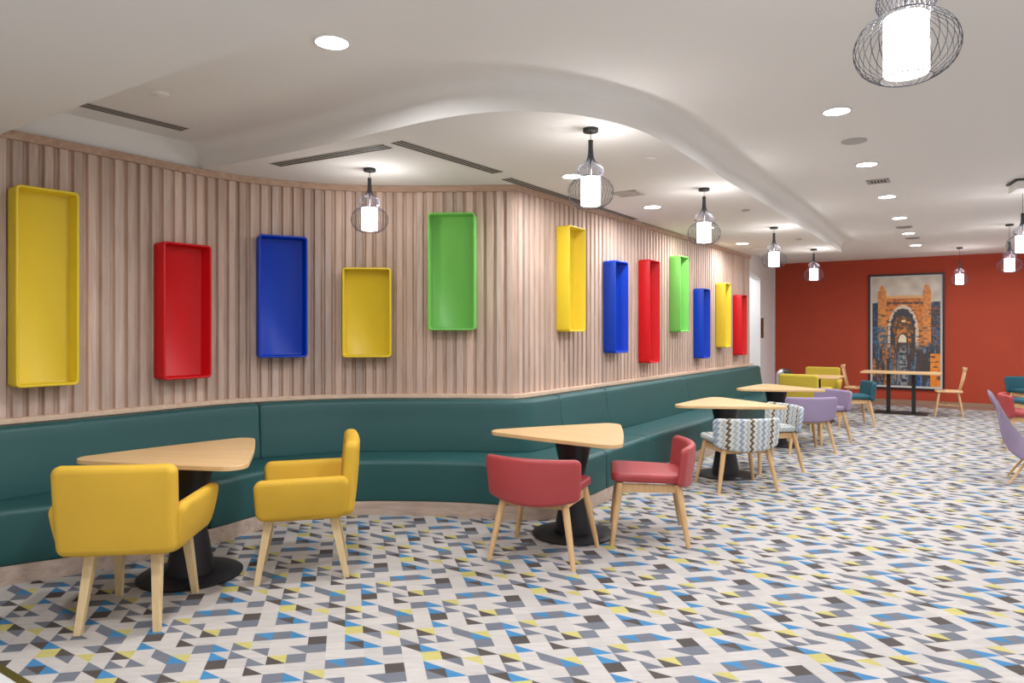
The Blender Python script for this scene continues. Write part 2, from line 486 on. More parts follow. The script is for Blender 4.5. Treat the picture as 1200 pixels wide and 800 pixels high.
# ------------------------------------------------------------------ walls
def offset_pt(path, s, off):
    (p, (tx, ty)) = path.at(s)
    return (p[0] + ty * off, p[1] - tx * off)
def sweep(path, s0, s1, prof, step=.08):
    """sweep a (offset, z) closed profile along a path"""
    n = max(2, int((s1 - s0) / step)); b = MB(); k = len(prof)
    S = [s0 + (s1 - s0) * i / n for i in range(n + 1)]
    for cs in (corner_s,):
        if s0 < cs < s1 and path is wall: S = sorted(S + [cs - .002, cs + .002])
    vs = [(*offset_pt(path, s, o), z) for s in S for o, z in prof]
    m = len(S)
    fs = [(i * k + j, i * k + (j + 1) % k, (i + 1) * k + (j + 1) % k, (i + 1) * k + j) for i in range(m - 1) for j in range(k)]
    fs += [tuple(range(k))[::-1], tuple(range((m - 1) * k, m * k))]
    b.add(vs, fs); return b
def slat_wall():
    """vertical proud slats on a backing, one continuous panelled wall"""
    pitch = .0905; n = int(wall.len / pitch); pitch = wall.len / n
    prof = [(0.0, 0), (.007, 0), (.018, .021), (.070, .021), (.083, 0)]
    vs, fs, cols = [], [], []
    z0, z1 = .93, 2.745
    rng = random.Random(11)
    def quad(a, b, c):
        m = len(vs)
        vs.extend([(*a, z0), (*b, z0), (*b, z1), (*a, z1)]); fs.append((m, m + 1, m + 2, m + 3)); cols.append(c)
    for i in range(n):
        s = i * pitch
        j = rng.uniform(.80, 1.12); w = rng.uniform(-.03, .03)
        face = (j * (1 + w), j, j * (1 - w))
        j2 = j * rng.uniform(.84, .98); side = (j2 * 1.0, j2 * .95, j2 * .90)  # flanks and grooves tinted darker and browner, their shade put in the colour
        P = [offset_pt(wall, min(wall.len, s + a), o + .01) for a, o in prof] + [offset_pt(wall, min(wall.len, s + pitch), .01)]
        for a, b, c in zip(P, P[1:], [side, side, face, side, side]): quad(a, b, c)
    # backing
    me = bpy.data.meshes.new('wall_left'); me.from_pydata(vs, [], fs); me.update()
    o = link('wall_left', me, M['slat']); tint_attr(me, cols)
    return struct(o)
slat_wall()
struct(sweep(wall, 0, wall.len, [(-.15, 0), (.008, 0), (.008, 3.0), (-.15, 3.0)]).obj('wall_left', M['paint']))
struct(sweep(wall, 0, wall.len, [(0, 2.745), (.055, 2.745), (.055, 2.80), (0, 2.80)]).obj('trim_2', M['trim_wood'], bevel=.003))
struct(sweep(wall, 0, wall.len, [(0, .895), (.085, .895), (.085, .93), (0, .93)]).obj('trim_3', M['ledge_wood'], bevel=.003))
wp0 = WALL[0]
# rear left wall, behind the camera
def wall_box(name, p, q, z0, z1, th_, m):
    d = Vector((q[0] - p[0], q[1] - p[1])); L = d.length; d /= L; nrm = Vector((-d.y, d.x)) * th_
    b = MB(); b.prism([p, q, (q[0] + nrm.x, q[1] + nrm.y), (p[0] + nrm.x, p[1] + nrm.y)], z0, z1)
    return struct(b.obj(name, m))
wall_box('wall_rear_left', (-6.6, -.9), wp0, 0, 3.0, .15, M['white_wall'])
RW0, RW1 = st(-3.65, T_END), st(5.0, T_END)
wall_box('wall_back', st(-3.65, T_END), st(5.15, T_END), 0, 3.0, .15, M['red_wall'])
wall_box('wall_right', st(5.0, T_END), st(5.0, -4), 0, 3.0, .15, M['white_wall'])
wall_box('wall_rear', st(5.0, -4), st(-5.0, -4), 0, 3.0, .15, M['white_wall'])
wall_box('baseboard_back', st(5.0, T_END - .012), st(-3.6, T_END - .012), 0.0, .07, .01, M['skirting'])
# white corner wall, lintel and lobby behind the slatted wall's end
P1 = (5.235, 14.68); P2 = (5.955, 15.785)
wall_box('wall_corner', P1, P2, 0, 3.0, .15, M['white_wall'])
Wn = (-A1[0], -A1[1])
def sh(p, k): return (p[0] + Wn[0] * k, p[1] + Wn[1] * k)
we = WEND
wall_box('wall_lintel', we, P1, 2.58, 3.0, .15, M['white_wall'])
wall_box('wall_lobby', sh(P1, 1.6), sh(P1, .0), 0, 3.0, .12, M['white_wall'])
wall_box('wall_lobby', sh(we, 1.5), sh(P1, 1.5), 0, 3.0, .12, M['white_wall'])
wall_box('wall_lobby', sh(we, .0), sh(we, 1.5), 0, 3.0, .12, M['white_wall'])

# ------------------------------------------------------------------ ceilings
strip('ceiling', S_L - 2.5, S_R, -4.2, T_END + .2, 3.0, 3.12, M['paint'])
FAS = [(-2.75, 5.73), (-2.40, 5.55), (-1.844, 5.226), (-1.354, 4.911), (-1.161, 4.78), (-.83, 4.54), (-.528, 4.33), (-.256, 4.19), (.051, 4.13), (.387, 4.20), (.75, 4.45), (1.054, 4.82), (1.85, 6.02), (3.45, 8.46), (5.50, 11.62)]
fas = Path(catmull(FAS, 8))
def dropped():
    # underside polygon: fascia line, the end, then back along the slatted wall
    fp = [fas.at(fas.len * i / 80)[0] for i in range(81)]
    wl = []
    s = wall.nearest(fp[0])[1]
    while s < wall.len: wl.append(wall.at(s)[0]); s += .12
    wl.append(WEND)
    poly = fp + wl[::-1]
    b = MB(); n = len(poly)
    a = sum(poly[i][0] * poly[(i + 1) % n][1] - poly[(i + 1) % n][0] * poly[i][1] for i in range(n))
    if a > 0: poly = poly[::-1]
    bm = bmesh.new(); vv = [bm.verts.new((x, y, 2.8)) for x, y in poly]
    f = bm.faces.new(vv); bmesh.ops.triangulate(bm, faces=[f])
    me = bpy.data.meshes.new('ceiling'); bm.to_mesh(me); bm.free()
    o = link('ceiling', me, M['paint']); struct(o)
    # fascia with a soft cove at its top
    prof = [(0, 2.8), (0, 2.90)] + [(.10 - .10 * math.cos(k * math.pi / 12), 2.90 + .10 * math.sin(k * math.pi / 12)) for k in range(1, 7)]
    vs = []; S = [fas.len * i / 120 for i in range(121)]
    for s in S:
        for o_, z in prof: vs.append((*offset_pt(fas, s, o_), z))
    k = len(prof)
    fs = [(i * k + j, (i + 1) * k + j, (i + 1) * k + j + 1, i * k + j + 1) for i in range(120) for j in range(k - 1)]
    mb = MB(); mb.add(vs, fs)
    struct(mb.obj('ceiling', M['paint'], smooth=True, fix=False))
    e = FAS[-1]
    wall_box('ceiling', e, WEND, 2.8, 3.0, .02, M['paint'])
dropped()
# bulkhead over the near left corner
BK0 = (-4.39, 5.15); BK = lambda k: (BK0[0] + A1[0] * k, BK0[1] + A1[1] * k)
b = MB(); b.prism([BK(1.08), BK(7.5), (BK(7.5)[0] - D1[0] * 4, BK(7.5)[1] - D1[1] * 4), (BK(1.08)[0] - D1[0] * 4, BK(1.08)[1] - D1[1] * 4)], 2.735, 2.999)
struct(b.obj('ceiling', M['paint']))

# ------------------------------------------------------------------ banquette along the slatted wall
ban = empty('banquette', (.3, 5.9, 0), 0, 'long dark green leather banquette bench curving along the slatted wood wall', 'bench')
def station(t):
    p, _ = front.at(t)
    D, s, c = wall.nearest(p)
    return c, ((p[0] - c[0]) / D, (p[1] - c[1]) / D), D
def ban_sweep(name, t0, t1, proff, m, ends=.012, step=.07, smooth=True):
    n = max(3, int((t1 - t0) / step))
    if ends:
        T = [t0, t0 + .006, t0 + .02, t0 + .045] + [t0 + .045 + (t1 - t0 - .09) * i / n for i in range(1, n)] + [t1 - .045, t1 - .02, t1 - .006, t1]
        I = [ends * 1.6, ends * .8, ends * .25, 0] + [0] * (n - 1) + [0, ends * .25, ends * .8, ends * 1.6]
    else:
        T = [t0 + (t1 - t0) * i / n for i in range(n + 1)]; I = [0] * (n + 1)
    vs = []; k = 0
    for t, ins in zip(T, I):
        c, d, D = station(t)
        pr = proff(D); k = len(pr)
        cx = sum(p[0] for p in pr) / k; cz = sum(p[1] for p in pr) / k
        for o, z in pr:
            l = math.hypot(o - cx, z - cz)
            f = (l - ins) / l
            o2 = cx + (o - cx) * f; z2 = cz + (z - cz) * f
            vs.append((c[0] + d[0] * o2 - .3, c[1] + d[1] * o2 - 5.9, z2))
    m_ = len(T)
    fs = [(i * k + j, i * k + (j + 1) % k, (i + 1) * k + (j + 1) % k, (i + 1) * k + j) for i in range(m_ - 1) for j in range(k)]
    fs += [tuple(range(k))[::-1], tuple(range((m_ - 1) * k, m_ * k))]
    b = MB(); b.add(vs, fs)
    return b.obj(name, m, ban, smooth=smooth) if smooth else b.obj(name, m, ban, angle=40)
def arc(cx, cz, r, a0, a1, n=5):
    return [(cx + r * math.cos(R(a0 + (a1 - a0) * i / n)), cz + r * math.sin(R(a0 + (a1 - a0) * i / n))) for i in range(n + 1)]
def seat_prof(D):
    return [(.04, .115), (D - .25, .115)] + arc(D - .012, .127, .012, -90, 0, 3) + [(D + .002, .2), (D + .004, .3)] + arc(D - .045, .405, .045, 0, 90, 6) + [(D - .15, .453), (D - .3, .452), (.2, .445), (.04, .44)]
def back_prof(D):
    return [(.06, .42), (.19, .42)] + arc(.235, .455, .03, -60, 20, 3) + [(.258, .55), (.240, .68), (.222, .80)] + arc(.175, .852, .043, 10, 90, 6) + arc(.12, .86, .035, 90, 180, 4) + [(.07, .6)]
def plinth_prof(D): return [(.04, 0), (D - .008, 0), (D - .008, .113), (.04, .113)]
ban_sweep('plinth', .05, front.len - .02, plinth_prof, M['plinth_wood'], ends=0, smooth=False)
for a, b_ in zip([.05, 2.77, 6.36, 7.32, 9.69], [2.77, 6.36, 7.32, 9.69, front.len]):
    ban_sweep('seat', a + .002, b_ - .002, seat_prof, M['leather'])
for a, b_ in zip([.05, 3.34, 6.46, 7.40, 9.69], [3.34, 6.46, 7.40, 9.69, front.len]):
    ban_sweep('backrest', a + .002, b_ - .002, back_prof, M['leather_back'])

# ------------------------------------------------------------------ lacquered wall trays
def tray(s0, s1, z0, z1, colour, label, depth=.18):
    p = offset_pt(wall, s0, .037); q = offset_pt(wall, s1, .037)
    d = Vector((q[0] - p[0], q[1] - p[1])); w = d.length; ang = math.atan2(d.y, d.x)
    cx, cy, cz = (p[0] + q[0]) / 2, (p[1] + q[1]) / 2, (z0 + z1) / 2
    dep = depth - .037; t = .016; hw, hh = w / 2, (z1 - z0) / 2
    def ring(ix, r, y):
        out = []
        for sx, sz, a0 in ((1, 1, 0), (-1, 1, 90), (-1, -1, 180), (1, -1, 270)):
            for k in range(6):
                a = R(a0 + 18 * k)
                out.append((sx * (hw - ix - r) + r * math.cos(a), y, sz * (hh - ix - r) + r * math.sin(a)))
        return out
    rings = [ring(0, .03, 0), ring(0, .03, -dep + .003), ring(.003, .028, -dep), ring(t - .003, .018, -dep), ring(t, .017, -dep + .003), ring(t, .017, -.02), ring(t + .006, .012, -.013)]
    vs = [v for r_ in rings for v in r_]; k = 24
    fs = [(i * k + j, i * k + (j + 1) % k, (i + 1) * k + (j + 1) % k, (i + 1) * k + j) for i in range(len(rings) - 1) for j in range(k)]
    fs += [tuple(range(k)), tuple(range((len(rings) - 1) * k, len(rings) * k))]
    b = MB(); b.add(vs, fs)
    o = b.obj('wall_tray', M['tray_' + colour], angle=50)
    o.location = (cx, cy, cz); o.rotation_euler = (0, 0, ang)
    return tag(o, label, 'wall tray', 'shallow lacquered trays on the slatted wall')
for a in [(1.983, 2.352, 1.131, 2.434, 'yellow', 'tallest open yellow box tray at the left end of the slatted wall'),
          (2.931, 3.324, 1.126, 2.171, 'red', 'open red box tray on slatted wall between tall yellow tray and wide blue tray'),
          (3.783, 4.191, 1.270, 2.303, 'blue', 'leftmost blue box tray, showing its full open front with a light reflection'),
          (4.542, 4.971, 1.262, 2.051, 'yellow', 'short yellow box tray below the leftmost small hanging lamp, beside the green tray'),
          (5.316, 5.739, 1.500, 2.537, 'green', 'larger green box tray seen from the front, left of the wall corner'),
          (6.735, 7.068, 1.486, 2.517, 'yellow', 'yellow box tray just right of the wall corner, highest on the receding wall'),
          (7.722, 8.055, 1.252, 2.259, 'blue', 'blue box tray on receding wall directly left of the long red tray'),
          (8.631, 8.949, 1.108, 2.346, 'red', 'long red box tray on receding wall between blue and green trays'),
          (9.606, 9.924, 1.478, 2.479, 'green', 'smaller green box tray high on the receding wall beside long red tray'),
          (10.482, 10.779, 1.105, 2.093, 'blue', 'farthest and smallest blue box tray, right of the small green tray'),
          (11.445, 11.718, 1.239, 2.225, 'yellow', 'smallest yellow box tray, far along receding wall beside the last red tray'),
          (12.285, 12.576, 1.100, 2.079, 'red', 'smallest red box tray at the far end of the slatted wall')]:
    tray(*a)

# ------------------------------------------------------------------ pedestal tables
def tri_outline(rad, rc, n=10, bulge=.012):
    pts = []
    V_ = [(rad * math.cos(R(90 + 120 * i)), rad * math.sin(R(90 + 120 * i))) for i in range(3)]
    inner = [(v[0] * (rad - 2 * rc) / rad, v[1] * (rad - 2 * rc) / rad) for v in V_]
    for i in range(3):
        c = inner[i]; base = 90 + 120 * i
        for k in range(n + 1):
            a = R(base - 56 + 112 * k / n)
            pts.append((c[0] + rc * math.cos(a), c[1] + rc * math.sin(a)))
        nx = inner[(i + 1) % 3]; a = R(base + 60)
        p0 = (c[0] + rc * math.cos(a), c[1] + rc * math.sin(a)); p1 = (nx[0] + rc * math.cos(a), nx[1] + rc * math.sin(a))
        for k in range(1, 8):
            u = k / 8; e = bulge * math.sin(math.pi * u)
            pts.append((p0[0] + (p1[0] - p0[0]) * u + math.cos(a) * e, p0[1] + (p1[1] - p0[1]) * u + math.sin(a) * e))
    return pts
def make_table(loc, rz, label):
    t = empty('pedestal_table', loc, rz, label, 'table', 'triangular pedestal tables along the banquette')
    b = MB(); b.prism(tri_outline(.71, .10), .722, .75)
    b.obj('tabletop', M['oak'], t, bevel=.004)
    b = MB()
    b.lathe([(.142, .721), (.139, .70), (.124, .62), (.099, .50), (.080, .41), (.076, .375), (.082, .34), (.102, .24), (.124, .12), (.138, .035), (.139, .022)], 40)
    b.obj('pedestal', M['black_metal'], t, angle=50)
    b = MB(); b.lathe([(.300, .001), (.302, .010), (.296, .014), (.20, .020), (.13, .024)], 56)
    b.obj('base_disc', M['black_metal'], t, angle=50)
    return t
tb = make_table((-1.975, 4.28, 0), R(-12), 'nearest triangular oak table on black hourglass pedestal, between the two mustard armchairs')
copy_tree(tb, (.452, 5.14, 0), R(-38), 'triangular oak table on black pedestal beside the two red leather chairs')
copy_tree(tb, (2.22, 7.24, 0), R(-7), 'triangular oak table on black pedestal in front of the zigzag patterned chairs')
copy_tree(tb, (3.48, 9.18, 0), R(-9), 'farthest triangular oak table on black pedestal, at the end of the green bench')

# ------------------------------------------------------------------ chairs (forward is local +Y)
def make_armchair(fab, leg, loc, head, label, name='armchair', group='mustard armchairs at the nearest table'):
    t = empty(name, loc, R(head - 90), label, 'armchair', group)
    cushion('seat', fab, t, (.255, .245, .055), .035, n=(6, 6, 3), R2=.06, plane='xy', puff=.01, fn=lambda x, y, z: (x, y + .015, z + .435))
    def fb(x, y, z):
        k = (z + .22) / .44
        w = 1 - .04 * (1 - k) ** 2
        return (x * w, y - .262 - .035 * k + .012 * (x / .29) ** 2, z + .615)
    cushion('backrest', fab, t, (.290, .042, .225), .034, n=(8, 2, 8), R2=.045, plane='xz', puff=.008, fn=fb)
    for s in (-1, 1):
        def fa(x, y, z, s=s):
            k = (z + .125) / .25; f = (y + .28) / .56
            lo = .03 * (1 - k) ** 2
            return (s * (.272 + .024 * k + .012 * f - lo) + x, y * (1 - .05 * (1 - k)) * .95 + .0, z + .515 - .006 * f)
        cushion('armrest', fab, t, (.034, .285, .125), .028, n=(2, 8, 4), R2=.055, plane='yz', puff=.006, fn=fa)
    # lower shell that joins back, arms and seat
    cushion('seat_shell', fab, t, (.292, .26, .055), .05, n=(6, 6, 2), R2=.10, plane='xy', fn=lambda x, y, z: (x * (1 + .5 * z), y - .01, z + .43))
    for sx in (-1, 1):
        taper_leg((sx * .155, -.17, .40), (sx * .185, -.255, 0), .036, .024).obj('leg', leg, t, bevel=.003)
        taper_leg((sx * .175, .19, .40), (sx * .205, .26, 0), .036, .024).obj('leg', leg, t, bevel=.003)
    return t
ac = make_armchair(M['yellow_fabric'], M['ash'], (-1.985, 3.705, 0), 97, 'mustard yellow armchair at nearest table with its back to the viewer')
copy_tree(ac, (-1.30, 4.36, 0), R(194 - 90), 'mustard yellow armchair seen from the side, facing left toward the nearest table')

def make_chair(fab, leg, loc, head, label, group, name='chair'):
    t = empty(name, loc, R(head - 90), label, 'chair', group)
    def fs_(x, y, z):
        k = (y + .25) / .5
        return (x * (.93 + .09 * k), y + .015, z + .452 + .012 * k)
    cushion('seat', fab, t, (.262, .255, .030), .022, n=(7, 6, 2), R2=.06, plane='xy', puff=.008, fn=fs_)
    def fb(x, y, z):
        k = (z + .155) / .31; u = x / .315
        w = .96 + .04 * min(1, k * 1.3)
        lift = .04 * u * u * max(0, 1 - k * 1.4)
        bow = .085 * u * u
        return (x * w, y - .285 - .03 * k + bow, z + .535 + lift)
    cushion('backrest', fab, t, (.325, .026, .155), .024, n=(12, 2, 6), R2=.04, plane='xz', puff=.007, fn=fb)
    b = MB()
    z0, z1 = .355, .412
    for x0, y0, x1, y1 in ((-.20, -.19, .20, -.19), (-.215, .20, .215, .20), (-.20, -.19, -.215, .20), (.20, -.19, .215, .20)):
        d = Vector((x1 - x0, y1 - y0)); d.normalize(); nn = Vector((-d.y, d.x)) * .011
        b.prism([(x0 + nn.x, y0 + nn.y), (x1 + nn.x, y1 + nn.y), (x1 - nn.x, y1 - nn.y), (x0 - nn.x, y0 - nn.y)], z0, z1)
    b.obj('seat_frame', leg, t, bevel=.002)
    for sx in (-1, 1):
        taper_leg((sx * .208, -.198, .415), (sx * .288, -.262, 0), .025, .016, k=8).obj('leg', leg, t, angle=60)
        taper_leg((sx * .222, .205, .425), (sx * .300, .262, 0), .025, .016, k=8).obj('leg', leg, t, angle=60)
    return t
g = 'red leather chairs at the second table'
rc = make_chair(M['red_leather'], M['oak_leg'], (.215, 4.69, 0), 68, 'low red leather chair with its curved back to the viewer, before the second table', g)
copy_tree(rc, (1.0, 5.13, 0), R(172 - 90), 'low red leather chair seen from the side, facing left at the second table', g)
copy_tree(rc, (6.55, 8.80, 0), R(-30 - 90), 'red leather chair cut by the right edge, behind the mauve lounge chair', 'chairs at the right edge')
g = 'zigzag patterned chairs at the third table'
cc = make_chair(M['chevron'], M['oak_leg'], (2.15, 6.68, 0), 97, 'blue brown and cream zigzag fabric chair with its back to the viewer', g)
copy_tree(cc, (2.76, 7.58, 0), R(193 - 90), 'zigzag fabric chair facing left, partly hidden behind the other zigzag chair', g)
g = 'lilac chairs at the fourth table'
pc = make_chair(M['purple_fabric'], M['oak_leg'], (3.64, 8.72, 0), 93, 'lilac fabric chair with its back to the viewer, nearer of the lilac pair', g)
copy_tree(pc, (4.18, 9.46, 0), R(200 - 90), 'lilac fabric chair facing left, just behind the nearer lilac chair', g)
tc_ = make_chair(M['teal_fabric'], M['oak_leg'], (5.42, 11.1, 0), 168, 'teal chair facing left, in front of the wooden spindle chair near the painting', 'teal chairs')
copy_tree(tc_, (7.72, 10.25, 0), R(95 - 90), 'nearer teal chair at the right edge, showing its back and pale legs', 'teal chairs')
copy_tree(tc_, (8.95, 11.98, 0), R(262 - 90), 'dark teal chair at right edge behind another teal chair, facing the viewer', 'teal chairs')
g = 'yellow armchairs at the small square table'
yc = make_armchair(M['lime_fabric'], M['ash'], (4.50, 10.72, 0), 50, 'yellow armchair far back with its back to the viewer, near side of square table', 'armchair', g)
copy_tree(yc, (5.48, 12.35, 0), R(240 - 90), 'yellow armchair facing the viewer on far side of the square table', g)

# small square table between the far yellow armchairs
def flat_table(loc, rz, w, d, posts, label):
    t = empty('dining_table', loc, rz, label, 'table')
    b = MB(); b.box(-w / 2, w / 2, -d / 2, d / 2, .722, .75); b.obj('tabletop', M['oak'], t, bevel=.004)
    for x in posts:
        b = MB(); b.box(x - .032, x + .032, -.032, .032, .016, .722); b.obj('post', M['black_metal'], t, bevel=.003)
    b = MB()
    bw = max(abs(x) for x in posts) + .22
    b.box(-bw, bw, -.24, .24, .001, .015); b.obj('base_plate', M['black_metal'], t, bevel=.003)
    return t
flat_table((5.06, 11.5, 0), math.atan2(A1[1], A1[0]), .70, .66, [0], 'small square oak table standing between the two far yellow armchairs')
flat_table((7.05, 12.62, 0), math.atan2(A1[1], A1[0]), 1.26, .66, [-.2, .2], 'long oak table on two black posts standing in front of the painting')

def make_windsor(loc, head, label):
    t = empty('spindle_chair', loc, R(head - 90), label, 'chair', 'wooden spindle back chairs at the long table')
    b = MB(); vs, fs = rbox((.215, .21, .016), .012, n=(6, 6, 1), R2=.07, plane='xy', fn=lambda x, y, z: (x * (.94 + .1 * (y + .2)), y, z + .435 - .008 * max(0, 1 - (x / .2) ** 2 - (y / .2) ** 2)))
    b.add(vs, fs); b.obj('seat', M['wins'], t, smooth=True)
    for sx in (-1, 1):
        taper_leg((sx * .14, -.14, .425), (sx * .19, -.215, 0), .017, .012, k=8).obj('leg', M['wins'], t, angle=60)
        taper_leg((sx * .15, .14, .425), (sx * .195, .20, 0), .017, .012, k=8).obj('leg', M['wins'], t, angle=60)
    for x in (-.165, .165):
        b = MB(); b.tube([(x, -.176, .19), (x, .17, .21)], .008, 8); b.obj('stretcher', M['wins'], t, smooth=True)
    b = MB(); b.tube([(-.165, 0, .2), (.165, 0, .2)], .008, 8); b.obj('stretcher', M['wins'], t, smooth=True)
    for i in range(7):
        u = (i - 3) / 3
        y0 = -.175 + .02 * u * u; y1 = -.265 + .03 * u * u
        b = MB(); b.tube([(u * .155, y0, .44), (u * .175, (y0 + y1) / 2 - .004, .62), (u * .19, y1, .81)], [.008, .008, .006], 8); b.obj('spindle', M['wins'], t, smooth=True)
    b = MB(); vs, fs = rbox((.225, .010, .030), .009, n=(8, 1, 2), R2=.02, plane='xz', fn=lambda x, y, z: (x, y - .268 + .03 * (x / .19) ** 2, z + .825 - .012 * (x / .2) ** 2 + .012 * abs(x / .2) ** 6))
    b.add(vs, fs); b.obj('top_rail', M['wins'], t, smooth=True)
    return t
w1 = make_windsor((7.66, 12.22, 0), 150, 'light wooden spindle back chair at the right end of the long table')
copy_tree(w1, (6.46, 13.03, 0), R(330 - 90), 'light wooden spindle back chair at the left end of the long table')

# mauve lounge chair cut by the right edge
def make_lounge(loc, head):
    t = empty('lounge_chair', loc, R(head - 90), 'mauve high-backed shell lounge chair cut off by the right edge', 'lounge chair')
    # one swooping shell: u across, v from front lip over the seat and up the back
    path = [(.36, .40), (.28, .43), (.12, .405), (-.06, .38), (-.18, .41), (-.26, .50), (-.33, .62), (-.40, .75), (-.47, .88)]
    cp = catmull(path, 5); N = len(cp); U = 14
    def pt(u, i, off):
        y, z = cp[i]; v = i / (N - 1)
        y0, z0 = cp[max(0, i - 1)]; y1, z1 = cp[min(N - 1, i + 1)]
        l = math.hypot(y1 - y0, z1 - z0); ny, nz = -(z1 - z0) / l, (y1 - y0) / l   # outward (under / behind)
        ny, nz = -ny, -nz
        w = .30 - .10 * max(0, (v - .62) / .38) ** 1.5 + .05 * math.sin(v * math.pi)
        wing = (.14 * math.sin(min(1, v * 1.15) * math.pi)) * abs(u) ** 2.5
        return Vector((u * w, y - ny * wing + ny * off, z - nz * wing + nz * off))
    th_ = .042; vs = []; fs = []
    for side in (0, 1):
        for i in range(N):
            for j in range(U + 1):
                u = -1 + 2 * j / U
                e = min(1, (1 - abs(u)) * 5, ) ** .5; ev = min(1, min(i, N - 1 - i) / 2.0) ** .5
                k = .18 + .82 * min(e, ev)
                vs.append(pt(u, i, (th_ * k / 2) * (1 if side else -1)))
    W = U + 1; n0 = N * W
    for i in range(N - 1):
        for j in range(U):
            a, b_, c, d = i * W + j, i * W + j + 1, (i + 1) * W + j + 1, (i + 1) * W + j
            fs.append((a, b_, c, d)); fs.append((n0 + d, n0 + c, n0 + b_, n0 + a))
    rim = [j for j in range(U)] + [i * W + U for i in range(N - 1)] + [(N - 1) * W + j for j in range(U, 0, -1)] + [i * W for i in range(N - 1, 0, -1)]
    for a, b_ in zip(rim, rim[1:] + rim[:1]): fs.append((b_, a, n0 + a, n0 + b_))
    b = MB(); b.add(vs, fs); b.obj('shell', M['mauve_fabric'], t, smooth=True)
    cushion('seat_cushion', M['mauve_fabric'], t, (.23, .23, .035), .03, n=(6, 6, 2), R2=.09, plane='xy', puff=.012, fn=lambda x, y, z: (x, y + .11, z + .458 - .06 * (y - .2) * (y < .2) * -1))
    for sx in (-1, 1):
        taper_leg((sx * .11, -.06, .37), (sx * .23, -.30, 0), .026, .016, k=4).obj('leg', M['oak_leg'], t, bevel=.003)
        taper_leg((sx * .12, .16, .385), (sx * .23, .28, 0), .026, .016, k=4).obj('leg', M['oak_leg'], t, bevel=.003)
    return t
make_lounge((5.26, 6.86, 0), -34)

# ------------------------------------------------------------------ steel bin near the corner
def litter_bin():
    t = empty('litter_bin', (5.42, 13.85, 0), 0, 'brushed steel dome-topped litter bin near the white corner', 'bin')
    b = MB(); b.lathe([(.15, .0), (.155, .01), (.155, .56), (.150, .57)], 40); b.obj('body', M['steel'], t, angle=50)
    b = MB()
    dome = [(.157, .57), (.158, .60)] + [(.158 * math.cos(a), .60 + .15 * math.sin(a)) for a in [R(x) for x in range(10, 90, 10)]] + [(.005, .75)]
    b.lathe(dome, 40); lid = b.obj('lid', M['steel'], t, angle=60)
    b = MB(); b.lathe([(.157, .0), (.162, .004), (.162, .03), (.157, .035)], 40); b.obj('base_ring', M['dark_plastic'], t, angle=50)
    # push flap on the dome
    vs, fs = rbox((.07, .006, .045), .005, n=(4, 1, 3), R2=.015, plane='xz', fn=lambda x, y, z: (x, -math.sqrt(max(0, (.166 - .25 * max(0, z + .0)) ** 2 - x * x)) + y, z + .655))
    b = MB(); b.add(vs, fs); b.obj('flap', M['dark_plastic'], lid, smooth=True)
litter_bin()

